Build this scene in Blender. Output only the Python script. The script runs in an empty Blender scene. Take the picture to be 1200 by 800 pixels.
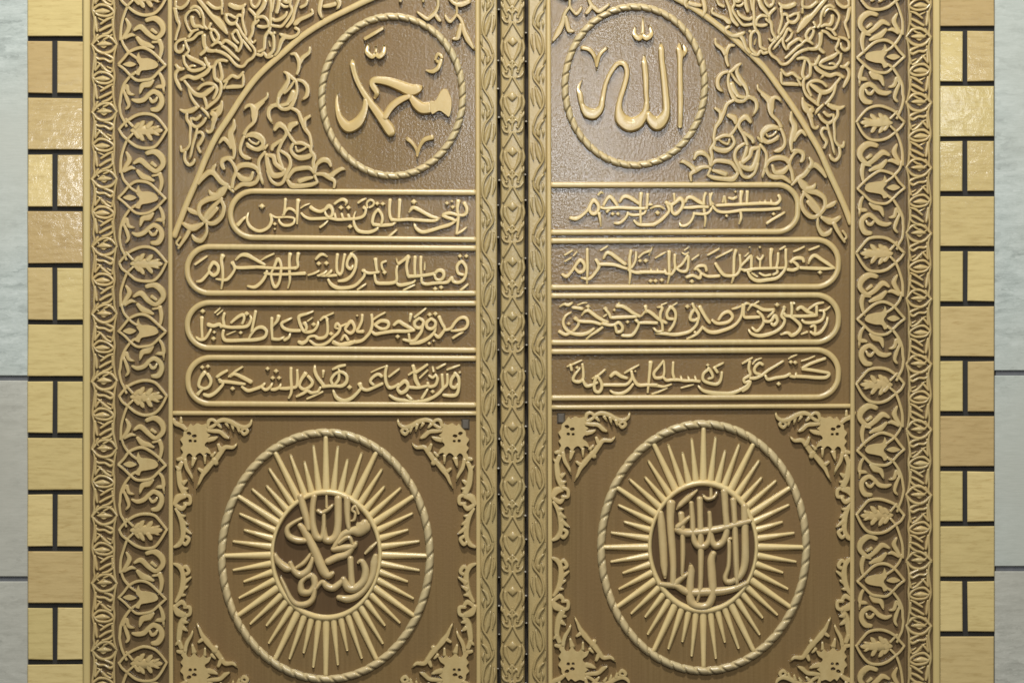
import bpy, math, random
from mathutils import Vector
from mathutils.geometry import tessellate_polygon
random.seed(7)
sc = bpy.context.scene
col = sc.collection
R = math.radians

# ---------------------------------------------------------------- camera
S = 0.0025            # metres per pixel of the 1200 x 800 photograph on the door face
D = 5.0               # camera distance from the door face
cam_d = bpy.data.cameras.new('camera'); cam = bpy.data.objects.new('camera', cam_d); col.objects.link(cam)
cam_d.sensor_width = 36; cam_d.lens = 36 * D / (1200 * S); cam_d.clip_end = 100; cam_d.clip_start = 0.05
cam.location = (0, -D, 0); cam.rotation_euler = (R(90), 0, 0)
sc.camera = cam

# ---------------------------------------------------------------- light: an indoor hall, ceiling lamp and downlights, plus an added fill light
world = bpy.data.worlds.new('World'); sc.world = world; world.use_nodes = True
bg = world.node_tree.nodes['Background']; bg.inputs[0].default_value = (1.0, 0.95, 0.84, 1); bg.inputs[1].default_value = 0.075

def lamp(name, loc, aim, power, sx, sy, colour=(1, 0.96, 0.88), spread=180):
    l = bpy.data.lights.new(name, 'AREA'); l.shape = 'RECTANGLE'; l.size = sx; l.size_y = sy; l.energy = power; l.color = colour
    l.spread = R(spread)
    o = bpy.data.objects.new(name, l); col.objects.link(o); o.location = loc
    o.rotation_euler = (Vector(aim) - Vector(loc)).to_track_quat('-Z', 'Y').to_euler()
    return o
lamp('overhead_light', (-0.4, -3.4, 4.6), (0, 0, -0.3), 400, 0.7, 0.4, (1, 0.98, 0.91))
lamp('overhead_light', (0.5, -7.5, 4.2), (0, 0, -0.5), 300, 1.0, 0.6, (1, 0.98, 0.91))  # unseen fill added behind the camera to even the falloff down the door
lamp('downlight', (0.42, -5.0, 1.2), (0.15, 0, 0.4), 46, 0.24, 0.40, (0.92, 0.96, 1))
lamp('downlight', (2.5, -5.0, 1.35), (1.2, 0, 0.6), 4, 0.14, 0.24, (0.92, 0.96, 1))
lamp('downlight', (-2.35, -5.0, 0.95), (-1.2, 0, 0.4), 9, 0.16, 0.40, (0.92, 0.96, 1))

sc.view_settings.view_transform = 'Standard'
sc.view_settings.look = 'None'
sc.view_settings.gamma = 1
sc.view_settings.exposure = 0.0
sc.cycles.filter_width = 1.6

# ---------------------------------------------------------------- materials
def new_mat(name):
    m = bpy.data.materials.new(name); m.use_nodes = True
    nt = m.node_tree; b = nt.nodes['Principled BSDF']
    return m, nt, b
def node(nt, kind, **kw):
    n = nt.nodes.new(kind)
    for k, v in kw.items(): setattr(n, k, v)
    return n
def coords(nt, scale, loc=(0, 0, 0)):
    tc = node(nt, 'ShaderNodeTexCoord'); mp = node(nt, 'ShaderNodeMapping')
    mp.inputs['Scale'].default_value = scale; mp.inputs['Location'].default_value = loc
    nt.links.new(tc.outputs['Object'], mp.inputs['Vector']); return mp.outputs['Vector']
def noise(nt, vec, scale, detail=4, rough=0.6):
    n = node(nt, 'ShaderNodeTexNoise'); n.inputs['Scale'].default_value = scale
    n.inputs['Detail'].default_value = detail; n.inputs['Roughness'].default_value = rough
    nt.links.new(vec, n.inputs['Vector']); return n.outputs['Fac']
def ramp(nt, fac, stops):
    r = node(nt, 'ShaderNodeValToRGB')
    e = r.color_ramp.elements
    while len(e) < len(stops): e.new(0.5)
    for i, (p, c) in enumerate(stops): e[i].position = p; e[i].color = (*c, 1)
    nt.links.new(fac, r.inputs['Fac']); return r.outputs['Color']
def mix(nt, fac, a, b, mode='MIX'):
    m = node(nt, 'ShaderNodeMix', data_type='RGBA', blend_type=mode)
    if isinstance(fac, float): m.inputs[0].default_value = fac
    else: nt.links.new(fac, m.inputs[0])
    nt.links.new(a, m.inputs[6])
    if isinstance(b, tuple): m.inputs[7].default_value = (*b, 1)
    else: nt.links.new(b, m.inputs[7])
    return m.outputs[2]
def bump(nt, b, height, strength, dist, prev=None):
    n = node(nt, 'ShaderNodeBump'); n.inputs['Strength'].default_value = strength; n.inputs['Distance'].default_value = dist
    nt.links.new(height, n.inputs['Height'])
    if prev is not None: nt.links.new(prev, n.inputs['Normal'])
    nt.links.new(n.outputs['Normal'], b.inputs['Normal']); return n.outputs['Normal']

def wood(name, dark, mid, light, rough, grain=(30, 30, 1.6), big=3.0, bump_s=0.35, hammer=0.0, tint=None):
    m, nt, b = new_mat(name)
    g = noise(nt, coords(nt, grain), 3.0, 6, 0.65)
    c1 = ramp(nt, g, [(0.25, dark), (0.52, mid), (0.8, light)])
    w = noise(nt, coords(nt, (1, 1, 1)), big, 3, 0.5)
    c2 = mix(nt, w, c1, tuple(v * s for v, s in zip(mid, (1.12, 0.98, 0.85))))
    if tint:
        tv = noise(nt, coords(nt, (1.5, 1.5, 0.45), (2, 0, 1)), 2.4, 4, 0.6)
        tf = ramp(nt, tv, [(0.42, (0, 0, 0)), (0.68, (0.75, 0.75, 0.75))])
        c2 = mix(nt, tf, c2, tint)
    nt.links.new(c2, b.inputs['Base Color'])
    rr = node(nt, 'ShaderNodeMapRange'); rr.inputs[3].default_value = rough - 0.08; rr.inputs[4].default_value = rough + 0.12
    nt.links.new(w, rr.inputs[0]); nt.links.new(rr.outputs[0], b.inputs['Roughness'])
    b.inputs['Specular IOR Level'].default_value = 0.5
    p = bump(nt, b, g, bump_s, 0.0012)
    if hammer:
        h = noise(nt, coords(nt, (1, 1, 1)), 120, 3, 0.6)
        bump(nt, b, h, hammer, 0.002, p)
    return m
M_GROUND = wood('stained_wood_ground', (0.104, 0.071, 0.030), (0.155, 0.109, 0.050), (0.205, 0.150, 0.074), 0.17, grain=(42, 42, 0.9), bump_s=0.2, hammer=0.42, tint=(0.155, 0.098, 0.046))
M_CARVE = wood('gilded_carving', (0.295, 0.232, 0.110), (0.375, 0.302, 0.149), (0.46, 0.385, 0.208), 0.27, (14, 14, 5), 11.0, 0.2, 0.20)
M_LETTER = wood('gilded_letters', (0.44, 0.36, 0.178), (0.51, 0.425, 0.222), (0.58, 0.495, 0.28), 0.26, (14, 14, 8), 6.0, 0.2, 0.15)
M_BIG = wood('bronzed_letters', (0.33, 0.255, 0.11), (0.395, 0.312, 0.143), (0.46, 0.375, 0.185), 0.24, (14, 14, 8), 6.0, 0.2, 0.12)
M_NAMES = wood('tan_letters', (0.33, 0.262, 0.135), (0.41, 0.333, 0.178), (0.48, 0.40, 0.23), 0.22, (14, 14, 8), 6.0, 0.2, 0.1)
M_ROPE = wood('pale_rope_wood', (0.34, 0.288, 0.165), (0.41, 0.353, 0.21), (0.47, 0.415, 0.265), 0.28, (14, 14, 8), 6.0, 0.2, 0.1)
M_STILE = wood('carved_stile_wood', (0.23, 0.182, 0.083), (0.30, 0.243, 0.117), (0.375, 0.312, 0.162), 0.30, (24, 24, 3), 7.0, 0.3, 0.35)
M_BEAD = wood('bead_wood', (0.325, 0.258, 0.124), (0.40, 0.325, 0.160), (0.47, 0.395, 0.21), 0.28, (20, 20, 1.2), 5.0, 0.2, 0.15)
M_JAMB = wood('jamb_ground', (0.088, 0.062, 0.032), (0.115, 0.083, 0.044), (0.147, 0.107, 0.058), 0.22, bump_s=0.25, hammer=0.35)
M_EDGE = wood('jamb_edge_wood', (0.35, 0.29, 0.13), (0.415, 0.35, 0.165), (0.48, 0.415, 0.21), 0.36, (30, 30, 1.0), 3.0, 0.2)
M_HUB = wood('medallion_hub_wood', (0.060, 0.038, 0.019), (0.080, 0.053, 0.028), (0.10, 0.069, 0.038), 0.19, bump_s=0.2, hammer=0.1)

def m_simple(name, c, rough, metal=0.0):
    m, nt, b = new_mat(name)
    n = noise(nt, coords(nt, (1, 1, 1)), 60, 4)
    nt.links.new(ramp(nt, n, [(0.3, tuple(v * 0.8 for v in c)), (0.75, c)]), b.inputs['Base Color'])
    b.inputs['Roughness'].default_value = rough; b.inputs['Metallic'].default_value = metal
    return m
M_SHADE = m_simple('painted_gap_shade', (0.022, 0.015, 0.009), 0.9)  # near-black colour paints the shade inside the side gaps
M_STEEL = m_simple('dull_dark_metal', (0.085, 0.072, 0.056), 0.55, 0.1)
M_PIN = m_simple('bright_pin', (0.55, 0.52, 0.46), 0.35)
M_JOINT = m_simple('dark_joint', (0.016, 0.015, 0.014), 0.85)
M_GROUT = m_simple('grey_grout', (0.095, 0.10, 0.112), 0.7)

def m_brick():
    m, nt, b = new_mat('honey_stone')
    at = node(nt, 'ShaderNodeAttribute', attribute_name='tone', attribute_type='GEOMETRY')
    base = ramp(nt, at.outputs['Fac'], [(0.0, (0.39, 0.285, 0.135)), (0.35, (0.45, 0.345, 0.165)), (0.7, (0.475, 0.385, 0.172)), (1.0, (0.54, 0.43, 0.205))])
    v = noise(nt, coords(nt, (4, 4, 34)), 3.0, 6, 0.6)
    c = mix(nt, 1.0, base, ramp(nt, v, [(0.25, (0.78, 0.74, 0.68)), (0.5, (0.98, 0.98, 0.98)), (0.8, (1.08, 1.08, 1.10))]), 'MULTIPLY')
    rg = noise(nt, coords(nt, (9, 9, 60), (1, 0, 2)), 2.0, 5, 0.7)
    c = mix(nt, 1.0, c, ramp(nt, rg, [(0.30, (0.80, 0.74, 0.66)), (0.42, (1, 1, 1))]), 'MULTIPLY')
    nt.links.new(c, b.inputs['Base Color'])
    b.inputs['Roughness'].default_value = 0.14; b.inputs['Specular IOR Level'].default_value = 0.5
    h = noise(nt, coords(nt, (1, 1, 1)), 42, 3, 0.55)
    bump(nt, b, h, 0.24, 0.003)
    return m
M_BRICK = m_brick()
def m_marble(name, tones, blot):
    m, nt, b = new_mat(name)
    warp0 = noise(nt, coords(nt, (2.5, 2.5, 6)), 2.0, 5, 0.65)
    wm = node(nt, 'ShaderNodeMath', operation='MULTIPLY'); wm.inputs[1].default_value = 1.8; nt.links.new(warp0, wm.inputs[0]); warp = wm.outputs[0]
    tc = coords(nt, (3.0, 3.0, 13))
    va = node(nt, 'ShaderNodeVectorMath', operation='ADD'); nt.links.new(tc, va.inputs[0]); nt.links.new(warp, va.inputs[1])
    v = noise(nt, va.outputs[0], 2.6, 9, 0.72)
    c = ramp(nt, v, [(p, t) for p, t in zip((0.28, 0.46, 0.62, 0.8), tones)])
    pt = noise(nt, coords(nt, (1, 1, 0.8), (3, 1, 5)), 1.6, 2, 0.5)
    f = ramp(nt, pt, [(0.45, (0, 0, 0)), (0.7, (1, 1, 1))])
    c2 = mix(nt, f, c, blot)
    fine = noise(nt, coords(nt, (6, 6, 90)), 3.0, 5, 0.7)
    c3 = mix(nt, 1.0, c2, ramp(nt, fine, [(0.3, (0.92, 0.93, 0.92)), (0.6, (1.03, 1.03, 1.03))]), 'MULTIPLY')
    nt.links.new(c3, b.inputs['Base Color']); b.inputs['Roughness'].default_value = 0.28
    h = noise(nt, coords(nt, (1, 1, 1)), 45, 3, 0.5); bump(nt, b, h, 0.12, 0.002)
    return m
M_MARBLE = m_marble('pale_veined_marble', ((0.20, 0.225, 0.215), (0.345, 0.382, 0.366), (0.43, 0.468, 0.452), (0.54, 0.575, 0.56)), (0.37, 0.385, 0.35))
M_MARBLE_BEIGE_DIM = m_marble('beige_dimmed_marble', ((0.21, 0.21, 0.185), (0.345, 0.345, 0.31), (0.425, 0.425, 0.385), (0.51, 0.51, 0.47)), (0.34, 0.335, 0.295))  # beige slab tone; light fall-off on the lower wall is painted into it

# ---------------------------------------------------------------- mesh helpers (all drawn in photograph pixels, kept as real relief)
def W(px, py, d):
    k = (D - d) / D
    return ((px - 600) * S * k, -d, (400 - py) * S * k)

def spline(pts, step, closed=False):
    """Catmull-Rom through (x, y, w) points"""
    n = len(pts); out = []
    if n == 1: return list(pts)
    segs = n if closed else n - 1
    for i in range(segs):
        if closed: p0, p1, p2, p3 = (pts[(i + k - 1) % n] for k in range(4))
        else: p0, p1, p2, p3 = pts[max(i - 1, 0)], pts[i], pts[i + 1], pts[min(i + 2, n - 1)]
        L = math.hypot(p2[0] - p1[0], p2[1] - p1[1]); m = max(1, min(40, int(L / step + 0.5)))
        for j in range(m):
            t = j / m; t2 = t * t; t3 = t2 * t
            v = [0.5 * (2 * p1[k] + (p2[k] - p0[k]) * t + (2 * p0[k] - 5 * p1[k] + 4 * p2[k] - p3[k]) * t2 + (3 * p1[k] - p0[k] - 3 * p2[k] + p3[k]) * t3) for k in range(2)]
            out.append((v[0], v[1], p1[2] + (p2[2] - p1[2]) * t))
    if not closed: out.append(tuple(pts[-1]))
    return out

ROUND = [(-1, -0.25), (-0.97, 0.35), (-0.80, 0.68), (-0.45, 0.93), (0, 1.0), (0.45, 0.93), (0.80, 0.68), (0.97, 0.35), (1, -0.25)]
FLAT = [(-1, -0.25), (-0.99, 0.5), (-0.88, 0.82), (-0.6, 0.96), (0, 1.0), (0.6, 0.96), (0.88, 0.82), (0.99, 0.5), (1, -0.25)]

CHISEL = [(-1, -0.25), (-0.92, 0.6), (-0.66, 0.96), (0, 1.03), (0.66, 0.96), (0.92, 0.6), (1, -0.25)]

class M:
    def __init__(self): self.v = []; self.f = []; self.mi = []; self.tone = []; self.flat = []
    def stroke(self, pts, d0, h, prof=ROUND, closed=False, step=1.1, wref=None, jit=0.08):
        """a carved ridge along pts, w = full width in pixels"""
        P = spline(pts, step, closed)
        h = h * (1 + random.uniform(-jit, jit))
        n = len(P)
        def tang(i):
            a = P[(i - 1) % n] if closed else P[max(i - 1, 0)]
            b = P[(i + 1) % n] if closed else P[min(i + 1, n - 1)]
            dx, dy = b[0] - a[0], b[1] - a[1]; L = math.hypot(dx, dy) or 1
            return dx / L, dy / L
        secs = []
        for i in range(n):
            tx, ty = tang(i); secs.append((P[i][0], P[i][1], P[i][2], tx, ty, 1.0))
        if not closed:
            a, b = secs[0], secs[-1]
            head = [(a[0] - a[3] * a[2] * 0.36 * math.sin(R(t)), a[1] - a[4] * a[2] * 0.36 * math.sin(R(t)), a[2] * math.cos(R(t)), a[3], a[4], 0.45 + 0.55 * math.cos(R(t))) for t in (86, 62, 35)]
            tail = [(b[0] + b[3] * b[2] * 0.36 * math.sin(R(t)), b[1] + b[4] * b[2] * 0.36 * math.sin(R(t)), b[2] * math.cos(R(t)), b[3], b[4], 0.45 + 0.55 * math.cos(R(t))) for t in (35, 62, 86)]
            secs = head + secs + tail
        base = len(self.v); k = len(prof)
        for x, y, w, tx, ty, hs in secs:
            nx, ny = -ty, tx
            hh = h * hs
            if wref: hh *= max(0.45, min(1.0, w / wref if hs == 1.0 else 1.0))
            for u, z in prof:
                self.v.append(W(x + nx * u * w / 2, y + ny * u * w / 2, d0 + (z * hh if z > 0 else z * h)))
        m = len(secs)
        for i in range(m if closed else m - 1):
            i2 = (i + 1) % m
            for j in range(k - 1):
                self.f.append((base + i * k + j, base + i * k + j + 1, base + i2 * k + j + 1, base + i2 * k + j))
        if not closed:
            self.f.append(tuple(base + j for j in range(k)))
            self.f.append(tuple(base + (m - 1) * k + j for j in reversed(range(k))))
    def dot(self, x, y, size, d0, h, n=12):
        """a rounded lozenge, the rhombic dot of the script"""
        base = len(self.v)
        rings = [(1.0, -0.25), (0.97, 0.4), (0.8, 0.75), (0.5, 0.95)]
        for s, z in rings:
            for i in range(n):
                a = 2 * math.pi * i / n; q = 0.5 * size * s * (0.86 + 0.14 * math.cos(4 * a))
                self.v.append(W(x + q * math.cos(a), y + q * math.sin(a), d0 + z * h))
        self.v.append(W(x, y, d0 + h)); c = len(self.v) - 1
        for r in range(3):
            for i in range(n):
                i2 = (i + 1) % n
                self.f.append((base + r * n + i, base + r * n + i2, base + (r + 1) * n + i2, base + (r + 1) * n + i))
        for i in range(n): self.f.append((base + 3 * n + i, base + 3 * n + (i + 1) % n, c))
    def poly(self, loops, d0, h, inset=0.7, smooth=True):
        """a flat-topped carved shape with rounded edge; first loop is the outline, the rest holes"""
        tops = []; cen = None
        for li, lp in enumerate(loops):
            P = spline([(x, y, 1) for x, y in lp], 1.2, True) if smooth else [(x, y, 1) for x, y in lp]
            P = [(p[0], p[1]) for p in P]
            A = sum(P[i - 1][0] * P[i][1] - P[i][0] * P[i - 1][1] for i in range(len(P)))
            if (A < 0) != (li > 0): P.reverse()
            n = len(P); base = len(self.v)
            for ins, z in ((0, -0.25), (0.05, 0.45), (0.4, 0.8), (1.0, 0.95)):
                for i in range(n):
                    a, b = P[i - 1], P[(i + 1) % n]; dx, dy = b[0] - a[0], b[1] - a[1]; L = math.hypot(dx, dy) or 1
                    self.v.append(W(P[i][0] - dy / L * ins * inset, P[i][1] + dx / L * ins * inset, d0 + z * h))
            for r in range(3):
                for i in range(n):
                    i2 = (i + 1) % n
                    self.f.append((base + r * n + i, base + r * n + i2, base + (r + 1) * n + i2, base + (r + 1) * n + i))
            tops.append([base + 3 * n + i for i in range(n)])
        flat = [i for t in tops for i in t]
        tris = tessellate_polygon([[Vector((self.v[i][0], self.v[i][2], 0)) for i in t] for t in tops])
        for t in tris: self.f.append(tuple(flat[i] for i in t)); self.flat.append(len(self.f) - 1)
    def box(self, x0, y0, x1, y1, d0, d1, bev=1.2, mi=0, tone=0.5, wob=0.0):
        """block between pixel corners, from depth d0 (back) to d1 (front), front edges bevelled"""
        b = len(self.v); r = lambda: random.uniform(-wob, wob)
        bd = bev * S
        q = [(x0 + r(), y0 + r()), (x1 + r(), y0 + r()), (x1 + r(), y1 + r()), (x0 + r(), y1 + r())]
        ix = [(q[0][0] + bev, q[0][1] + bev), (q[1][0] - bev, q[1][1] + bev), (q[2][0] - bev, q[2][1] - bev), (q[3][0] + bev, q[3][1] - bev)]
        for p in q: self.v.append(W(p[0], p[1], d0))
        for p in q: self.v.append(W(p[0], p[1], d1 - bd))
        for p in ix: self.v.append(W(p[0], p[1], d1))
        fs = [(b + 8, b + 9, b + 10, b + 11), (b, b + 3, b + 2, b + 1)]
        for r0 in (0, 4):
            for i in range(4):
                i2 = (i + 1) % 4; fs.append((b + r0 + i, b + r0 + i2, b + r0 + 4 + i2, b + r0 + 4 + i))
        for f in fs: self.f.append(f); self.mi.append((len(self.f) - 1, mi)); self.tone.append((len(self.f) - 1, tone))
    def rope(self, cx, cy, rx, ry, w, d0, h, strands, twist=1.3, groove=0.34):
        """twisted rope moulding round an ellipse; rx, ry are the centre line"""
        nt, npf = strands * 12, 13
        base = len(self.v)
        for i in range(nt):
            th = 2 * math.pi * i / nt
            ex, ey = math.cos(th), math.sin(th)
            nx, ny = ex / rx, ey / ry; L = math.hypot(nx, ny); nx, ny = nx / L, ny / L
            for j in range(npf):
                ph = math.pi * (j / (npf - 1)); u = -math.cos(ph); z = math.sin(ph)
                g = abs(math.sin(0.5 * (strands * th + twist * (ph - math.pi / 2))))
                rad = 1 - groove * (1 - min(1, g * 1.9)) ** 1.3 * 1.6 * (0.35 + 0.65 * z)
                uu = u * w / 2 * rad
                zz = (z * rad) * h if 0 < j < npf - 1 else -0.2 * h
                self.v.append(W(cx + rx * ex + nx * uu, cy + ry * ey + ny * uu, d0 + zz))
        for i in range(nt):
            i2 = (i + 1) % nt
            for j in range(npf - 1):
                self.f.append((base + i * npf + j, base + i * npf + j + 1, base + i2 * npf + j + 1, base + i2 * npf + j))
    def obj(self, name, mats, parent=None, smooth=True, origin=None):
        o0 = Vector(origin) if origin is not None else (parent.matrix_world_loc if False else Vector((0, 0, 0)))
        p = parent
        off = Vector((0, 0, 0))
        while p is not None: off += p.location; p = p.parent
        me = bpy.data.meshes.new(name)
        me.from_pydata([(v[0] - off.x, v[1] - off.y, v[2] - off.z) for v in self.v], [], self.f)
        if not isinstance(mats, (list, tuple)): mats = [mats]
        for m in mats: me.materials.append(m)
        me.polygons.foreach_set('use_smooth', [smooth] * len(me.polygons))
        for fi in self.flat: me.polygons[fi].use_smooth = False
        for fi, mi in self.mi: me.polygons[fi].material_index = mi
        if self.tone:
            a = me.attributes.new('tone', 'FLOAT', 'FACE'); vals = [0.5] * len(me.polygons)
            for fi, t in self.tone: vals[fi] = t
            a.data.foreach_set('value', vals)
        import bmesh
        bm = bmesh.new(); bm.from_mesh(me); bmesh.ops.recalc_face_normals(bm, faces=bm.faces)
        if smooth:
            for e in bm.edges:
                if len(e.link_faces) == 2 and e.calc_face_angle(0) > R(40): e.smooth = False
        bm.to_mesh(me); bm.free()
        o = bpy.data.objects.new(name, me); col.objects.link(o)
        if parent is not None: o.parent = parent
        return o

def thing(name, label, cat, loc, group=None):
    o = bpy.data.objects.new(name, None); col.objects.link(o); o.location = loc
    o.empty_display_size = 0.1
    o['label'] = label; o['category'] = cat; o['kind'] = 'thing'
    if group: o['group'] = group
    return o

def parse(txt):
    """blocks of carver's strokes -> ('s', [(x, y, w)...]) / ('d', (x, y, size)) / ('p', [loops]) in photograph pixels"""
    out = []; ox = oy = 0; s = 1
    for line in txt.strip().splitlines():
        line = line.strip()
        if not line: continue
        if line[0] == '@':
            ox, oy, s = (float(t) for t in line[1:].split()); continue
        kind = 's'
        if line[0] in 'dp': kind, line = line[0], line[1:].strip()
        if kind == 'p':
            loops = [[(ox + float(t.split(',')[0]) / s, oy + float(t.split(',')[1]) / s) for t in l.split()] for l in line.split('|')]
            out.append(('p', loops)); continue
        pts = []; w = 30.0
        for t in line.split():
            q = [float(a) for a in t.split(',')]
            if len(q) > 2: w = q[2]
            pts.append((ox + q[0] / s, oy + q[1] / s, w / s))
        out.append((kind, pts if kind == 's' else pts[0]))
    return out
def tmap(items, f, ws=1.0):
    out = []
    for k, v in items:
        if k == 's': out.append((k, [(*f(x, y), w * ws) for x, y, w in v]))
        elif k == 'd': out.append((k, (*f(v[0], v[1]), v[2] * ws)))
        else: out.append((k, [[f(x, y) for x, y in l] for l in v]))
    return out
def carve(m, items, d0, h, prof=ROUND, wref=3.2, step=1.1, ws=1.0):
    for k, v in items:
        if k == 's': m.stroke([(x, y, w * ws) for x, y, w in v], d0, h, prof, wref=wref, step=step)
        elif k == 'd': m.dot(v[0], v[1], v[2], d0, h * 1.05)
        else: m.poly(v, d0, h)
    return m
# ---------------------------------------------------------------- carved lines of script
# each line of a block is one stroke of the carver: x,y[,width] points; 'd' marks a dot
TEXT = {}
TEXT['L1'] = """
@270 215 10
470,370,45 482,440,50 450,510,45 380,553 310,555 235,510 200,450,42 197,390,36 215,340,20
85,490,55 120,450,50 165,405,34 205,390,20
d 370,272,80
465,365,35 520,395,30 570,400 660,395 735,405 752,420,30
645,185,45 640,270,40 630,350 622,390,30
615,375,30 665,305,40 710,300 755,330,35 765,350,30
570,415,30 575,450,36 620,490,40 690,492 740,465 755,410,30
795,200,66 788,250,45 785,350,42 782,470,28
825,290,22 870,260,26 930,237,18
d 520,478,55
d 520,535,36
830,350,32 870,390,38 930,415,44 1010,415 1110,410 1190,405
940,280,55 985,312,50 1050,330,46 1105,310,45 1155,268,62 1195,310,50 1190,375,45 1150,400,42 1112,350,36 1108,312,30
1050,515,34 1100,480,32 1145,435,22
@360 215 10
245,405,38 300,415,42 345,425 400,425 480,420 560,415 630,400,42 670,370 688,310,40 665,283,50
322,355,34 335,422,40
402,355,34 425,425,40
480,368,38 500,420,40
d 395,288,68
d 482,288,68
320,242,36 370,205,40 420,190,50 460,215,50 450,252,28
598,228,32 640,200,36 685,178,24
705,285,30 700,230,32 740,195,36 780,218,34 770,260,32 730,282,32
d 820,240,62
d 886,243,62
830,305,40 785,365,45 765,450,48 785,490,46
830,305,42 870,360,46 882,420,44 868,485,36
775,482,50 850,492,48 930,490 1000,480,44 1042,448,24
568,325,18 545,400,28 552,480,46 592,550,50 660,572 740,570 810,540,42 842,500,24
d 502,510,70
930,655,40 985,600,36 1048,545,30
972,195,52 964,300,44 972,390,46 1000,438,44
985,425,44 1060,430,46 1150,425 1230,420
1085,195,54 1080,300,44 1074,405,42
@450 215 10
300,425,44 400,430,46 510,438 600,436,44 652,408,26
298,335,28 340,285,52 400,305,54 480,350,50 560,390,48 640,412,36
d 350,220,80
353,470,26 380,530,48 450,570,52 550,552,50 650,520,48 740,495,52 800,468,44 852,425,36
690,378,48 740,400,50 800,420,48 840,445,36
695,368,46 760,350,50 830,362,44 868,380,36
d 738,235,56
d 796,212,42
d 806,280,60
872,208,66 860,300,44 872,390,46 862,500,42 850,592,38
850,592,38 910,560,36 968,515,22
940,232,54 970,290,52 965,350,46 920,376,42 868,368,36
"""
TEXT['L2'] = """
@210 275 10
186,350,34 250,305,36 328,252,28
350,405,44 400,330,56 455,370,48 452,440,50 402,478,52 355,440,44 350,400,40
352,435,40 310,490,42 260,540,46 208,550,30
510,248,70 495,300,50 508,400,46 510,520,42 494,632,28
622,330,56 650,380,44 640,430,38 590,500,46 540,532,44 432,520,26
640,375,46 700,390,46 850,385,48 1000,378,44
665,295,30 720,245,46 790,240,64 870,280,48 950,325,44 1005,355,36
960,302,20 1020,265,32 1110,224,28
@300 275 10
0,380,46 100,388,42 250,395,40 400,395 462,390,44
400,228,58 390,300,44 392,420,46 396,540,36 374,625,22
495,222,54 485,300,44 490,370,42 452,402,38
100,455,40 200,466 350,466,42 470,460,46 572,455,52
212,385,40 255,288,50 292,350,42 290,450,42 270,560,42 226,615,48 192,560,42 178,460,36 212,385,36
128,425,40 108,490,46 60,560,46 -15,615,50 -100,602,28
700,290,34 750,240,48 790,234,40 832,258,24
d 735,342,68
d 825,338,68
610,475,26 680,455,34 742,422,28
730,482,34 790,458,38 832,425,28
820,482,40 870,440,42 890,412,28
720,480,30 850,482,42 945,476,38
955,232,48 945,330,42 950,430,44 985,472,42
1040,232,42 1022,330,38 1010,430,42 980,475,40
1120,232,60 1076,300,42 1068,370,46 1108,402,46 1140,360,30
1120,228,50 1170,290,50 1165,390,46 1120,480,46 1050,532,52 965,545,36
1110,212,18 1195,178,20
845,525,34 880,582,52 950,622,56 1050,625,52 1150,602,46 1220,545,42 1270,480,40 1268,415,42
@390 275 10
350,420,46 410,450,42 470,450,40 540,438,34
500,288,58 510,380,44 522,450,38
622,312,34 575,335,36 578,390,36 602,430,32
d 606,446,66
490,470,34 512,560,50 600,572,50 700,566 748,535,44 745,430,42 756,368,34
742,278,28 755,325,24
290,645,28 340,610,34 392,575,24
768,345,46 830,300,44 888,262,68
885,270,50 868,340,46 866,400,46 882,485,44
885,490,50 1000,486,46 1100,474,46 1210,455
965,262,52 960,380,44 964,482,42
1034,262,48 1030,380,42 1036,482,40
1080,325,26 1075,410,24
745,560,38 780,592,50 870,580,50 940,560,36 970,530,22
830,652,36 890,620,34 962,588,26
1040,505,38 1046,560,42 1092,580,46 1160,575,44
@450 275 10
600,450,42 640,420,52 688,430,60 702,482,48 665,530,46 612,522,42 590,470,38
500,582,44 620,566,46 740,558,46 795,500,40 810,548,44 870,562,46 930,530,46 962,460,42 960,380,46 910,318,52 858,370,46 870,452,46 935,472,36
d 600,636,66
d 670,620,66
d 890,255,62
d 966,255,62
898,652,40 982,583,32
"""
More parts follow.
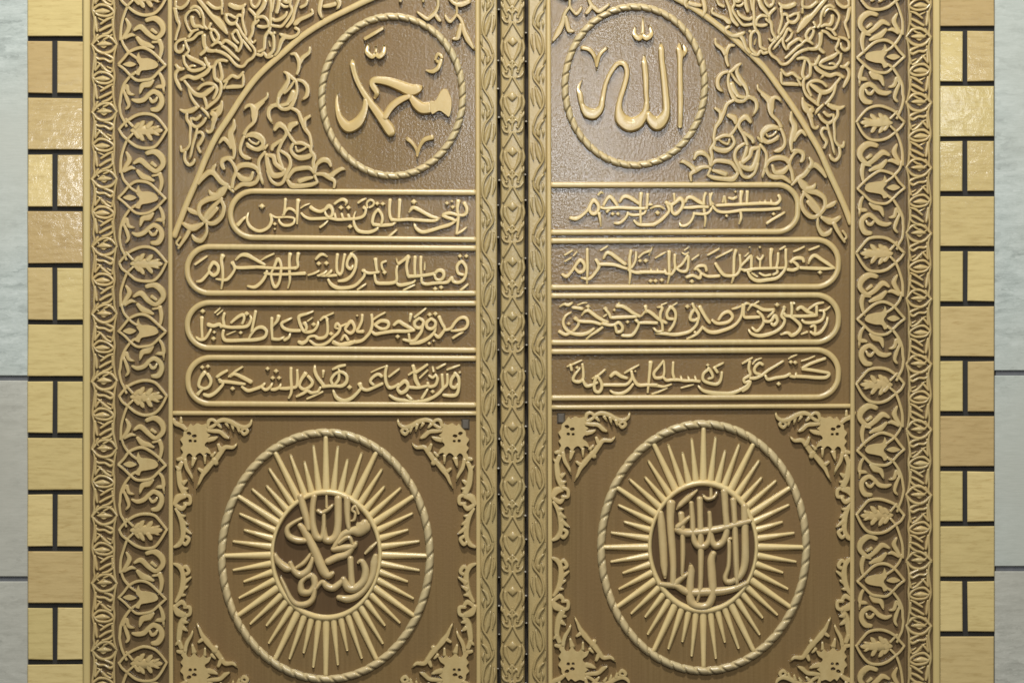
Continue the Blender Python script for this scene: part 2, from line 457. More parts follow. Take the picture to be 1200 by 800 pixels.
TEXT['L3'] = """
@210 345 10
265,272,58 264,380,44 270,512,40
d 275,200,72
196,498,28 240,530,46 300,520,42 345,460,40 372,405,32
340,355,60 400,370,52 470,352,54 495,385,42
418,215,24 482,158,24
445,238,24 512,184,24
530,222,42 515,290,44 528,370,46
500,370,44 600,386,46 750,382,50 810,360,46 842,290,40 828,245,28
608,332,34 680,270,46 742,240,50 762,280,42 738,345,36
d 790,230,72
895,198,46 880,280,44 866,350,42 848,440,38
520,420,42 510,480,46 532,532,50 600,542,50 750,536 900,530 1000,500,46 1022,430,46 970,385,52 900,402,42 842,470,36 808,535,30
558,472,20 662,428,24
d 720,450,56
d 410,445,52
d 402,520,66
1085,278,46 1084,400,44 1092,530,36
@300 345 10
265,255,62 248,310,46 200,370,28
200,522,46 270,526,42 332,498,28
330,535,46 382,505,42 402,455,28
418,278,28 350,310,40 300,342,46 322,392,46 400,422,50 515,425,46
672,198,26 600,226,36 510,255,52 505,310,46 530,380,46 562,432,46 620,442,46 682,420,42 722,360,42 727,308,24
570,335,54 592,385,44 580,430,38
d 676,355,66
606,312,24 662,272,24
500,555,46 540,572,60 592,545,46 622,498,40 690,488,40 720,512,50 790,508,46 832,470,44 840,400,42 832,300,42
755,302,32 800,265,42 842,292,36
800,264,28 908,218,28
630,540,34 700,592,46 780,590,46 850,555,42 905,500,40 962,450,42 986,390,42 950,342,46 928,388,36 975,402,30
d 880,465,66
1045,400,44 1110,318,54 1152,372,48 1146,425,46 1106,455,46 1055,425,42 1045,395,36
1000,372,34 1060,345,32
905,548,38 980,590,56 1080,582,60 1160,552,50
1000,535,34 1040,480,42 1082,540,42
@390 345 10
0,562,42 80,590,56 200,566,56 330,545,46 400,490,44 442,430,46 462,350,44 455,238,40
345,240,42 340,310,42 310,380,40 285,432,42 355,435,52
d 285,250,36
478,292,32 540,250,32 614,213,28
492,362,50 560,312,52 640,322,56 652,370,46 605,412,40
505,368,40 560,402,46 612,402,38
460,438,38 500,465,50 580,450,50 720,432,50 860,432,50 955,420,38
712,362,38 770,320,52 830,350,56 900,390,52 955,418,40
d 760,496,66
@450 345 10
410,280,44 362,320,48 365,375,48 412,395,48 455,365,48 458,310,46 410,278,44
456,350,42 440,430,46 400,490,46 340,548,50 225,528,34
290,462,38 302,545,38
358,268,34 420,220,36 492,163,28
316,232,52 302,312,32
550,285,44 502,330,48 505,385,48 550,405,48 598,375,48 600,320,46 550,283,44
604,365,42 590,440,42 520,512,50 420,560,60 308,575,42
d 535,240,66
d 602,230,66
645,262,52 680,340,48 712,400,44 692,442,44 640,500,56 595,468,38
700,420,42 780,400,42 840,320,44 900,275,46 960,280,52 982,340,48 950,400,44 870,422,42 788,425,32
806,512,38 880,465,36 934,438,24
d 530,575,52
d 582,545,40
"""
TEXT['L4'] = """
@210 410 10
d 270,206,62
d 336,196,62
300,262,62 250,330,46 230,420,48 290,452,44 350,425,42 372,360,50 332,282,46
215,522,52 270,462,36 352,430,18
290,522,46 350,536,56 420,502,50 492,430,46 512,388,42 468,348,46
440,318,42 500,275,46 562,242,38
580,312,28 660,250,34 742,198,30
475,370,48 580,376,50 700,392,46 770,400,36
602,312,28 650,282,46 742,322,56 842,376,58
d 625,455,66
735,430,40 800,476,50 880,460,46 960,430,46 1002,392,34
d 1035,222,60
d 1135,250,66
d 1096,330,62
d 1170,330,62
@300 410 10
60,430,38 110,466,46 160,440,42 192,388,30
180,462,42 220,462,50 270,440,42 292,398,30
280,450,40 360,452,50 412,442,46 472,430,42 486,340,44 482,236,38
410,213,46 410,330,48 416,440,46 410,510,40 384,562,32
580,276,62 530,350,46 510,420,46 560,462,46 630,432,46 662,378,50 610,308,46
476,545,32 550,510,46 602,480,46 650,502,46 725,490,36
690,178,26 690,250,52 720,320,52 780,400,52 800,432,46
755,438,36 718,505,40
598,572,28 680,535,36 784,488,28
790,245,46 785,315,26
780,430,46 860,422,46 930,422 1010,420,52 1062,370,52 1060,300,48 1000,258,46 930,280,42 880,350,44 900,405,42
970,265,40 970,340,46 925,405,36
898,228,32 970,195,46 1045,178,38
958,212,28 992,262,32
d 1096,440,72
903,470,30 940,552,56 1020,596,60 1110,570,52 1180,510,46 1235,445,42
@390 410 10
315,400,68 342,450,46 400,470,46 480,440,46 580,395,44
575,312,48 530,285,48 470,320,44 440,370,44 482,412,38
632,188,42 615,280,46 625,380,48 662,442,50 720,432,44 772,400,40
448,262,18 540,220,24 620,190,18
658,314,34 720,266,36 778,222,30
768,430,44 842,368,62 882,412,52 862,470,56 800,502,56 760,462,46 770,430,40
880,435,44 1000,442,46 1110,420,40
940,186,52 960,260,52 970,350,62 1012,425,50
888,292,28 942,258,34
968,268,46 1040,220,44 1108,172,38
1018,328,28 1112,238,32
665,532,36 740,576,50 840,592,50 950,612,52 1080,592,50 1160,562,48 1240,510,48 1292,450,44 1340,400,42 1342,285,38
870,530,38 922,582,50
1040,572,38 1080,510,42 1112,455,32
@450 410 10
512,385,42 530,430,46 600,412,46 627,340,46 600,285,32
526,300,32 572,325,38 600,290,32
d 570,490,62
568,196,30 582,255,36
680,288,42 688,400,46 690,450,42
622,217,34 670,190,36 724,162,28
738,232,28 810,205,36 888,178,24
830,288,50 790,350,48 785,420,48 830,442,46 868,400,44
828,270,46 875,330,50 876,440,46 850,520,52 790,536,52 695,528,42
d 888,265,42
"""
TEXT['R1'] = """
@640 207 10
285,485,46 350,495,56 410,465,46 480,400,42 520,330,50 560,280,60 612,340,52 602,410,50 552,440,54 512,400,46 520,330,40
620,430,52 632,500,40 642,580,22
640,362,40 700,375,42 850,365,46 1000,372,46 1160,375,42
672,340,38 712,265,46 752,240,54 800,290,48 840,352,42
710,415,44 740,390,34
862,300,34 900,245,48 950,235,54 1020,270,56 1090,320,44
d 780,440,60
d 842,440,60
800,545,30 850,548,40 900,520,40 945,465,38 958,420,34
955,432,42 1010,452,42 1090,448,40 1150,430,40 1172,385,28
1115,200,58 1105,300,44 1105,420,40 1110,560,34
1030,515,34 1080,560,46 1170,568,48 1260,564,50
1190,210,46 1185,290,40 1180,380,38
612,215,30 640,185,34 665,195,26
@740 207 10
0,370,44 100,375,40 180,370,34
180,330,34 240,330,32
250,568,50 320,530,52 390,470,48 440,400,42 415,310,56
d 305,428,70
222,375,24 280,352,36 340,352,36 382,378,28
500,205,36 505,300,34
405,305,52 470,330,46 520,300,50 572,260,62 605,310,52 582,380,50 520,440,54 478,415,46 470,345,42
612,365,38 700,365,44 800,355,46 900,360,40
632,300,36 660,250,46 712,248,54 780,290,56 850,330,46
570,530,20 575,570,36 622,578,40 680,545,40 722,480,38 732,430,38
728,432,42 800,440,42 870,440,40 920,410,38 940,370,34
870,195,40 850,260,42 852,400,44 868,500,38 856,582,26
945,195,34 922,260,38 930,340,36
d 1115,462,52
@830 207 10
20,205,34 28,290,38 60,330,36
100,340,40 180,335,44 300,330,44 400,325,46 520,320,46 620,315,46 720,315,46 800,318,46 842,270,46 825,222,46
170,300,30 190,235,36 205,320,32
240,250,34 290,262,42 330,240,34
d 318,180,40
390,180,62 380,250,46 382,330,44
458,178,50 455,250,44 452,320,42
605,285,26 612,320,34
665,275,26 672,320,34
735,270,26 742,320,34
50,350,42 110,405,44 200,420,42 300,410,44 400,395,46 520,392,46 680,388,46 840,375,46
375,400,42 385,480,44 362,552,26
d 215,460,50
d 765,440,56
685,550,36 760,500,40 830,460,40 895,420,28
"""
TEXT['R2'] = """
@650 272 10
90,495,38 140,520,52 200,460,40 240,400,40 300,330,54 350,385,48 340,450,48 290,472,50 245,430,42 240,400,36
382,200,42 382,300,46 385,420,44 378,600,28
485,325,46 520,395,56 490,460,44 420,540,44 370,548,44 310,535,26
520,380,46 600,378,50 700,385,48 800,415,46 850,430,40
572,310,34 610,245,48 660,255,56 730,305,56 830,380,50
120,270,28 210,215,28
220,278,24 265,228,24
120,345,24 195,300,28
540,215,28 620,165,28
895,220,46 880,300,46 880,400,46 885,500,42 876,600,28
955,235,32 945,340,38 900,420,38
860,440,42 950,475,48 1050,470,50 1150,470,48 1250,470,46
985,300,30 1040,250,32 1110,225,38
1145,180,24 1105,270,24
d 1000,340,60
d 1068,340,66
d 1125,575,60
d 1182,575,60
@750 272 10
0,470,48 130,470,46 220,470,44 300,470,42
125,430,28 135,475,36
200,430,28 215,475,36
285,435,28 305,475,36
180,305,24 240,270,30 298,240,24
342,230,56 340,320,46 342,420,46 345,500,42 325,600,22
410,268,44 405,350,42 410,430,42 370,500,42
300,485,40 370,500,40
430,425,36 500,370,40 560,280,42 565,380,44 545,455,46 480,460,42 425,425,34
490,240,22 530,262,30 570,240,24
520,215,20 570,180,22
610,325,26 690,268,28
d 255,565,60
d 608,580,66
545,530,46 620,510,46 700,540,46 720,490,40 800,520,44 930,515,46
640,440,38 690,400,46 760,400,46 780,455,42
650,420,36 690,450,40 730,500,40
885,370,46 930,440,50 980,500,48 1050,515,46 1130,500,42 1175,420,38 1170,270,38
1125,215,48 1105,280,46 1100,400,46 1095,520,42 1075,595,24
795,270,28 860,235,32 930,195,26
890,305,22 980,260,32 1080,210,28
@870 272 10
-20,400,36 40,340,40 100,285,50 105,360,44 95,450,46 20,445,42 -30,430,34
20,455,40 150,430,42 300,425,40 500,420,34
60,460,36 100,530,50 180,572,56 290,560,54 400,540,48 470,480,44 510,400,44 508,300,44 510,205,44
30,285,22 75,245,24
d 205,180,42
168,292,30 210,325,36 245,275,32
210,320,36 205,420,32
340,205,60 330,300,46 335,430,40
420,250,40 415,340,42 400,420,40 410,470,38 360,500,34
200,480,32 260,510,36 330,500,34
110,480,30 170,520,30
440,205,28 500,170,32
530,440,46 600,445,50 660,420,44
565,355,46 620,310,50 700,310,52 720,350,42
590,340,40 640,380,46 660,420,46
680,420,42 800,425,48 950,430,48 1070,425,30
600,230,26 660,205,32 728,170,26
775,365,30 800,310,46 850,275,52 930,325,50 1000,370,50 1078,425,34
780,212,26 840,190,34 900,165,28
d 910,475,66
d 85,180,32
"""
TEXT['R3'] = """
@650 337 10
60,225,20 110,195,36 160,205,50 210,175,24
210,235,40 270,240,48 325,250,46
270,205,22 330,182,26 380,178,18
195,290,24 130,330,36 100,400,42 120,470,46 190,530,52 300,550,56 390,530,50 460,480,34
55,515,50 130,550,50 200,520,36
d 245,365,70
235,365,46 280,395,42 270,450,40 215,510,36
280,395,44 350,400,46 450,405,46 540,430,46
d 165,425,52
d 390,225,66
318,325,24 350,285,38 395,270,50 450,310,52 530,365,52 620,410,46
390,225,34 400,280,34
370,605,24 420,560,36 500,510,44 560,465,40
560,420,50 640,440,46 700,435,42 750,410,50 795,460,46 780,510,46 730,520,46 715,470,42 700,430,36
d 595,250,66
600,260,40 640,310,42 660,350,44 740,350,50 850,345,48 960,340,44
575,340,26 630,300,28
d 700,265,46
725,220,46 790,220,52 850,250,52 920,300,50 1000,340,42
730,215,42 760,180,28
d 855,405,56
d 955,385,64
955,385,44 985,420,38 960,490,42 900,560,48 790,562,44
985,415,40 1080,412,46 1200,415,46
@750 337 10
20,330,26 70,275,36 110,285,50 160,320,52 220,370,48 310,415,42
65,220,56 75,290,34
200,230,24 260,235,46 240,300,44 240,370,42 260,430,40 265,510,40
160,475,32 205,515,40 260,510,36
250,205,24 312,180,24
355,225,48 400,260,46 420,330,44 395,430,42 340,510,40
355,230,46 315,300,46 330,360,48 400,370,36
380,215,24 435,180,26
180,540,20 280,540,46 400,552,52 500,540,50 590,510,46 660,440,42 680,380,42
d 555,225,66
615,190,40 640,250,42
640,250,50 600,310,46 590,370,48 640,385,46 680,360,40
635,240,46 685,310,48 690,370,42
700,225,56 740,300,50 790,380,50 820,415,40
550,600,28 620,570,38 680,530,44 735,460,40
640,520,40 670,545,40
845,380,36 890,415,46 960,420,48 1040,400,46 1085,340,46 1040,285,52 970,310,46 920,380,36
745,475,40 800,515,50 880,525,56 980,500,52 1080,460,48 1150,400,42 1190,320,36 1205,200,40
1080,250,26 1130,240,36 1190,215,24
@870 337 10
20,205,36 50,185,40 85,195,30
20,200,42 15,280,42 25,345,44 100,350,48 200,345,44
65,265,26 110,205,42 170,220,46 250,260,50 370,260,42
130,200,26 195,160,24
180,280,40 230,330,46 250,390,44 230,450,42 170,510,44 110,465,30
250,395,48 330,395,44 380,330,56 410,390,46 370,440,50 340,420,42
300,345,30 350,300,40 375,260,28
d 408,205,66
70,490,26 110,540,44 200,565,54 300,550,54 400,510,48 470,450,44 495,380,44 460,330,46 490,250,46
d 490,235,60
490,300,40 510,330,46 600,335,44 720,335,46 860,325,50
575,180,44 580,260,44 575,330,42
610,190,36 595,175,30
450,550,28 530,530,46 580,560,56 650,520,48 680,450,50 620,380,46 560,340,36
640,260,42 690,230,50 760,280,52 830,310,42
770,260,30 830,215,36 880,190,40 950,175,30
870,220,44 870,330,40
700,380,36 740,410,44 850,410,50 930,380,42 960,310,40 945,265,32
690,545,24 760,520,34
800,460,36 850,450,42 850,560,36
800,520,38 850,545,46 920,520,46 980,430,42 1000,350,32
900,270,30 970,265,36 1030,220,22
"""
TEXT['R4'] = """
@650 402 10
145,275,22 230,240,32 320,200,24
185,255,46 200,320,40
d 265,290,56
325,245,36 335,330,40 330,420,44 280,455,48 220,435,46 230,380,42 300,290,28
330,430,40 370,500,50 440,490,44 500,460,40
440,415,24 520,370,36 592,310,30
490,390,50 465,470,46 470,550,48 515,575,48 550,530,46 545,460,46 500,385,44
570,490,46 660,490,46 770,490,48 850,480,44 905,410,42 900,330,42
655,390,46 710,350,56 780,390,52 850,410,40
820,350,28 890,310,36 990,255,22
d 945,330,36
905,360,40 930,430,46 980,490,52 1080,490,46 1200,490,44
650,555,28 700,585,44 780,590,50 860,550,48 920,480,36
1125,225,64 1115,320,46 1105,430,44 1090,575,32
@750 402 10
100,495,44 200,500,44 280,510,36 370,480,26
140,595,26 220,570,32 320,525,24
275,210,36 220,280,38 165,350,46 180,405,48 260,400,42 285,340,36 280,215,32
275,400,36 310,435,46 370,430,44 400,420,42 385,350,44 390,225,36
400,430,46 450,430,44 530,440,44 620,440,44 700,450,42
475,385,28 490,430,38
560,390,28 580,435,38
640,385,28 660,440,38
480,525,24 570,500,30 630,485,20
680,500,28 740,555,46 830,580,56 950,590,56 1080,585,52 1190,540,48 1250,500,44 1290,450,42
d 795,260,52
800,310,44 745,360,44 740,430,44 800,465,46 900,480,46 945,430,44 960,340,36
800,290,44 840,350,46 850,400,38 800,420,30
870,285,46 910,345,40
880,280,30 930,255,36 980,230,24
@870 402 10
0,240,28 60,205,36 120,170,24
85,215,44 75,300,46 90,370,46 20,420,42 30,460,44 90,450,50 60,520,46 0,560,44
90,410,44 150,410,48 230,375,46 300,320,42 400,260,36 480,210,30
240,255,42 200,235,44 145,290,44 150,345,46 210,370,44
120,245,24 160,200,26 225,175,20
270,380,40 300,425,46 400,405,46 500,390,46 560,360,42
560,385,44 620,395,42 630,350,32
640,390,46 750,395,48 880,405,50 980,400,50 1015,355,44 900,330,44 705,300,50
705,295,46 800,240,44 970,180,42
690,210,22 770,185,28 850,150,20
d 568,225,62
d 620,230,62
540,185,20 580,160,30 640,135,22
d 425,480,66
"""
# ---------------------------------------------------------------- big script in the roundels and medallions
TEXT['muhammad'] = """
@370 10 6.667
292,395,10 288,440,52 310,530,48 350,620,46 420,730,62 500,840,82 570,940,96 590,975,80
172,662,12 165,745,34 188,855,60 252,928,100 330,893,92 380,805,62 392,715,46
462,700,26 478,660,52 455,620,56 440,590,54 465,562,60 560,573,76 660,608,92 740,640,108 800,628,80 832,612,22
742,682,44 660,718,60 590,773,62 548,840,58 532,872,40
735,680,40 780,742,84 830,780,104 890,778,100
p 890,728 930,722 955,680 975,645 1003,628 1030,635 1048,670 1064,715 1062,790 1042,850 1010,830 965,803 905,826
385,240,30 460,195,32 528,155,28
415,285,22 400,340,44 440,378,46 468,350,30 470,300,22
468,350,30 495,378,46 532,344,44 535,288,22
935,400,24 955,358,30 985,380,32 972,420,32 938,410,24
982,395,34 960,460,40 915,495,38 862,485,14
715,1020,36 755,1053,34 785,1103,28 793,1175,8
793,1153,20 815,1078,30 850,1028,40 910,1008,44
"""
TEXT['allah'] = """
@655 0 6.667
945,335,12 938,385,50 948,430,62 946,510,48 950,800,50 946,990,40
965,350,20 988,400,42 952,455,30
795,335,12 800,390,54 805,480,52 820,600,58 835,760,62 840,865,66 812,935,100 765,968,126 715,930,84 692,870,30
665,430,12 668,500,52 678,600,54 682,730,46 686,800,44 672,885,64 620,955,112 552,975,128 490,935,112 468,860,64 478,780,46 515,660,46 532,570,46 512,505,48 460,500,42 405,570,40 365,660,38 345,760,42 325,850,58 275,893,94 222,880,92 180,820,42 166,745,52 152,700,34 165,655,20 180,632,8
600,210,16 590,270,42 625,302,52 652,270,36 656,200,26 655,135,12
650,270,34 682,300,52 722,268,42 705,200,16
180,375,36 240,392,38 280,450,34 295,550,8
295,520,24 320,430,34 372,378,30
"""
TEXT['names'] = """
@310 560 8
335,168,56 365,280,60 398,400,52 412,480,44
330,440,46 370,490,58 420,580,66 470,680,70 520,800,76 560,880,76 600,912,60 642,888,36
350,375,26 270,420,36 215,470,42 225,540,52 300,580,58 380,585,48
465,170,50 450,300,48 455,440,52 485,545,60 535,560,46 555,480,40 556,340,34
555,440,36 565,560,62 612,582,62 665,545,62 688,450,60 690,300,60 690,185,60
775,188,56 775,300,50 782,420,44 792,490,30
500,305,36 540,325,38 600,290,36 642,248,22
580,130,20 582,270,26
640,670,30 680,600,48 740,525,50 820,495,60 880,490,100 930,445,120 940,410,60
640,667,46 740,652,56 830,640,52 862,600,28
695,610,36 760,560,40 800,560,36 822,610,30
590,785,56 680,742,62 770,712,58 830,640,44
880,330,24 850,262,26 822,300,26 850,330,26 840,390,26 800,402,14
945,705,24 1000,650,34 1055,598,18
95,710,30 130,780,58 200,840,68 250,850,40
240,790,36 270,860,50 330,905,62 400,870,56 440,790,40 450,730,22
300,837,28 370,792,38 432,710,26
432,912,50 388,932,36 345,980,44 350,1062,62 420,1070,50 468,1010,52 462,940,60 432,900,36
470,1030,46 452,1130,46 390,1180,52 300,1180,50 240,1120,42 180,990,32 148,920,18
480,1035,34 540,972,38 580,1010,60 640,1030,58 700,990,50 742,948,38
735,940,44 780,1020,72 850,1032,66 928,962,62 946,862,58 912,780,48 878,792,26
805,748,50 812,890,50 822,1030,50
690,1118,44 780,1132,62 870,1102,54 950,1030,42 1010,920,52 1030,790,62 1042,722,38
"""
TEXT['creed'] = """
@750 550 8
195,400,40 200,500,62 215,700,66 226,900,58 235,1010,28
290,310,72 285,500,58 300,700,58 312,900,52 312,1085,48 360,1045,48 455,968,28
385,412,52 395,520,50 400,640,42 402,800,42 395,985,28
480,310,40 490,450,46 500,620,46 522,695,52 572,722,62 622,702,52 652,640,46 656,500,40 650,400,34
560,272,52 565,450,48 570,700,52 570,900,46 565,1100,42 540,1230,22
658,560,40 680,680,52 722,712,62 780,672,52 812,570,52 802,400,52 790,200,58
875,280,52 886,450,46 896,700,50 906,980,46 908,1090,24
980,340,60 985,600,58 985,850,62 950,980,52 880,1040,46 822,1052,48 798,1012,40 830,900,36 836,700,36 828,652,28 852,648,28
690,782,50 668,850,62 675,1000,68 682,1160,62 642,1262,58 560,1282,62 482,1240,68 470,1100,62 480,950,58 474,888,24
350,560,62 420,590,70 540,585,62 700,562,56 850,530,50 1000,490,52 1042,478,30
350,540,46 402,498,50 472,438,26
190,1072,42 260,1082,46 340,1090,50 450,1148,62 600,1146,66 750,1140,66 900,1110,52 1005,1060,40
540,190,14 450,268,52 385,325,46 345,372,14
590,240,22 630,276,38 690,262,32 722,212,22
665,178,26 666,262,30
"""
# ---------------------------------------------------------------- arabesque of the left leaf (the right leaf mirrors it)
ORN = {}
ORN['spandrel'] = """
@200 0 10
50,105,50 75,230,46 102,300,36 72,400,34 55,475,30
175,460,30 105,478,36 62,520,36 60,590,40 105,615,42 145,580,36 150,530,24
60,20,36 62,80,36 120,100,42 180,60,38 212,5,30
242,120,30 190,170,36 172,230,36 210,340,30 252,385,34
230,110,30 280,80,38 340,110,40 382,200,36 390,300,36 425,345,34
250,205,48 255,260,52 280,310,46 340,312,40 385,335,28
240,130,24 290,120,32 332,160,30 348,205,22
210,440,36 262,372,36 322,350,28
170,480,30 190,550,38 210,600,32 168,655,34
190,480,36 260,460,38 320,402,38 372,388,40
388,420,60 395,530,52 430,590,52 500,602,42 540,590,28
348,648,36 398,602,46 412,560,36
325,0,40 400,90,52 480,190,54 545,245,90 605,315,84 665,405,22
430,35,40 500,92,42 560,102,36 602,80,40 596,0,30
600,110,30 602,172,30
640,170,30 700,182,36 760,212,32 800,182,40 842,190,40 852,120,42 842,88,30
690,60,50 760,90,62 832,90,52 885,45,20
852,150,34 842,230,36 862,330,38 882,400,32 870,442,24
652,180,40 652,230,42 700,282,46 762,270,40 782,218,28
470,280,36 450,330,32 485,350,30
470,382,36 482,430,38 522,490,42 562,450,40 540,390,38 500,352,34 468,380,30
478,545,28 520,510,36 562,500,36 602,532,30
600,522,34 642,480,42 702,512,46 762,560,46 772,605,30
600,540,36 660,580,42 722,640,42 805,715,26
520,600,36 600,620,42 680,670,42 740,740,38 792,780,38 850,780,36 900,722,36 960,680,36 990,620,36 970,560,32 900,480,36 840,400,36 800,330,36 762,272,34
730,392,34 770,360,38 802,420,40 832,490,36 820,560,38 788,612,28
720,400,34 742,460,36 795,512,32
840,470,30 900,550,36 942,605,24
995,478,24 962,505,32 930,462,32 960,380,36 960,310,36 1000,270,36 1032,240,30
@290 0 10
40,5,36 50,60,36 90,90,38 130,50,36 150,-5,32
20,110,36 60,150,42 100,190,38 132,150,50 182,90,60 212,15,50
110,212,34 180,200,42 232,240,36 246,290,36 230,322,34
90,200,30 90,250,32 70,290,42 60,380,38 40,430,38 0,492,34
120,310,36 180,322,42 242,310,34
270,5,36 276,100,38 270,200,38 270,300,38 250,372,42
310,-5,34 292,110,34 280,145,28
372,5,46 362,80,52 340,155,42
290,222,34 320,242,42 380,232,46 440,190,42 462,145,28
270,300,36 340,312,38 400,310,36 460,240,36 510,160,36 522,110,36 500,60,36 510,-5,32
388,48,28 430,82,38 475,80,28
250,370,40 210,430,42 200,520,46 190,580,38 125,612,30
250,380,36 300,420,42 312,520,42 300,600,38 240,662,42
322,388,36 278,412,30
250,485,22 265,545,20
110,640,36 160,652,42 190,620,32 230,672,42 295,660,32
600,0,36 562,100,42 542,180,42 520,250,52 458,322,34
620,92,36 680,62,36 705,5,30
750,115,26 762,160,38 690,202,42 620,232,48 572,272,62 548,292,38
560,330,40 602,362,36 580,412,36 510,442,46 440,432,62 378,400,26
440,432,56 402,480,52 380,540,46 360,602,36 318,655,28
870,-5,50 852,70,56 846,140,52 874,214,24
890,80,36 960,70,52 1032,50,50
1060,-5,56 1080,50,52 1048,112,20
430,20,40 470,30,44 490,-5,40
@200 60 10
150,60,36 162,140,36 202,202,34
190,48,34 240,90,52 310,120,52 370,150,46 402,182,36
205,210,34 245,175,30 290,180,26
200,212,34 260,232,46 340,222,42 402,190,34
60,165,36 100,212,48 155,210,32
110,200,40 62,260,46 60,330,42 92,400,52 125,465,24
120,342,36 200,300,46 280,320,52 360,290,52 430,242,52 462,188,40
360,322,36 388,355,20
402,85,34 430,150,42 460,190,36 510,182,38 540,130,42 600,110,42 665,122,32
458,130,18 440,185,30
510,182,40 510,260,46 520,320,42 570,352,42 602,310,46 592,230,42 572,140,36
570,352,30 592,400,42 580,500,38 540,570,42 470,630,42 408,682,34
618,362,36 660,340,38 720,292,42 790,312,42 852,248,30
650,430,40 720,422,48 790,420,46 842,410,32 852,340,42 850,275,26
618,442,34 640,400,32 662,358,30
160,350,34 220,430,38 280,500,52 370,522,62 450,470,62 505,428,38
318,452,34 370,402,38 440,382,42 510,400,42 542,460,42 498,565,34
390,540,44 410,600,42 422,662,34
210,430,34 240,540,36 300,630,42 332,662,30
602,575,18 590,660,62 560,720,82 510,780,52 488,822,38
478,702,22 560,660,32 602,600,14
@200 120 10
108,88,22 170,112,52 240,102,62 302,68,48
190,130,40 190,200,42 230,280,38 226,400,38 220,500,32 178,562,40
240,190,34 240,250,38 300,292,42 370,250,42 412,188,34
250,188,30 300,202,42 352,158,34
360,70,30 420,130,42 452,184,22
490,130,70 520,170,72 500,250,52 480,330,42 440,352,38 408,318,16
310,310,30 290,400,38 260,500,38 240,600,36 224,662,22
290,370,34 350,352,38 382,400,42 350,470,46 320,520,42 348,592,32
114,508,22 130,570,46 182,560,30
170,580,40 165,670,42 210,735,42 260,715,42 282,668,24
"""
ORN['arch'] = """
@200 120 10
858,92,18 890,50,38 940,40,44 980,95,92 982,170,82 970,240,42 900,310,38 860,382,46
1092,0,26 1030,52,48 1000,92,62
862,400,36 830,480,42 815,560,42 840,620,42 890,652,52 945,662,18
880,410,34 950,370,42 1040,390,46 1092,460,46 1060,530,46 990,552,46 900,510,42
915,430,24 950,470,28 1010,490,28 1040,450,22
1098,545,40 1142,498,20
740,198,20 740,290,58 702,370,72 720,470,82 746,560,52 740,652,30
568,482,24 620,430,48 680,480,52 712,540,42
740,662,30 680,650,38 610,680,52 600,740,48 622,785,26
700,660,30 740,740,36 778,805,34
500,790,40 520,745,30 535,720,14
@290 45 10
508,190,26 560,190,42 600,262,52 602,350,42 578,425,32
730,108,24 722,170,38 650,230,48 612,292,52
428,398,24 470,420,42 540,480,42 572,502,36
460,410,34 480,490,46 440,580,62 380,660,52 350,752,36
545,510,26 490,590,34 430,650,28
570,502,36 582,600,38 560,700,46 520,805,34
580,490,34 650,510,42 702,580,52 696,670,52 638,728,14
540,630,60 510,700,62 460,770,42 380,790,38 275,792,34
235,640,22 230,690,30 170,745,38 90,800,42
@290 115 7.27
262,0,26 260,60,32 300,95,32 360,82,36 402,5,26
290,72,22 350,52,24
250,55,30 190,90,36 180,150,36 212,218,12
370,85,26 430,120,32 460,190,38 490,260,38 530,320,30 546,400,28
532,155,24 490,190,32 490,252,30
228,275,26 270,230,48 320,260,38 330,310,30 290,380,32 258,465,28
422,215,32 370,240,52 358,285,26
330,270,24 370,340,28 412,392,28
290,360,26 220,410,36 208,445,28
398,390,26 460,385,32 532,420,30
390,390,28 370,440,30 400,490,32 450,512,46 520,500,42 552,470,30
410,415,18 425,455,22 470,440,22 500,420,18
546,400,28 540,450,32 570,500,36 560,560,32 570,642,28
150,460,26 100,530,30 100,610,30 132,725,18
160,480,30 180,590,52 220,660,48 290,652,42 322,608,28
170,490,28 220,500,42 240,560,38 302,612,36
260,460,26 270,520,36 302,602,30
280,450,26 350,500,32 366,570,32 330,650,32 300,720,30 250,736,30 200,700,28 168,618,24
340,690,30 390,620,36 460,600,38 530,600,32 572,642,28
340,700,30 380,750,46 450,750,42 540,740,36 592,720,26
440,712,40 500,690,36 555,678,22
570,640,34 590,570,30 640,530,42 690,540,42 712,585,20
570,650,26 640,650,32 700,672,52 740,640,38 800,605,32 832,612,12
700,682,40 742,710,32 736,768,20
572,662,26 598,722,22
0,320,34 60,320,42 120,360,36 132,410,34 90,442,32 30,420,32 -5,390,26
130,440,24 172,398,16
90,620,40 112,662,28
@200 180 6.667
512,130,34 540,100,38 600,90,42 660,110,34 692,150,30 670,220,30 620,240,42 560,240,38 498,285,20
520,160,30 560,200,46 620,202,36 642,148,22
480,272,28 490,200,30 510,140,30 480,70,26 440,40,30 400,70,36 420,124,20
440,250,30 492,302,20
690,155,26 720,240,16
213,242,18 250,190,38 300,150,42 340,160,38 390,220,38 442,252,32
352,88,16 330,130,36 352,172,30
440,250,30 402,300,62 360,340,52 290,360,42 230,400,36 220,460,34 250,510,32 300,546,32 350,540,38 400,490,36 416,420,32 390,358,28
298,288,14 320,320,36 372,332,40
402,350,22 340,410,36 280,480,38 258,542,22
362,428,34 310,480,48 278,522,22
215,472,28 160,450,38 132,428,18
252,548,24 190,580,52 150,580,46 98,548,26
150,590,36 120,650,32 58,742,18
280,550,20 280,620,26 240,680,36 190,670,36 168,638,16
75,655,18 45,700,20 70,728,16
"""
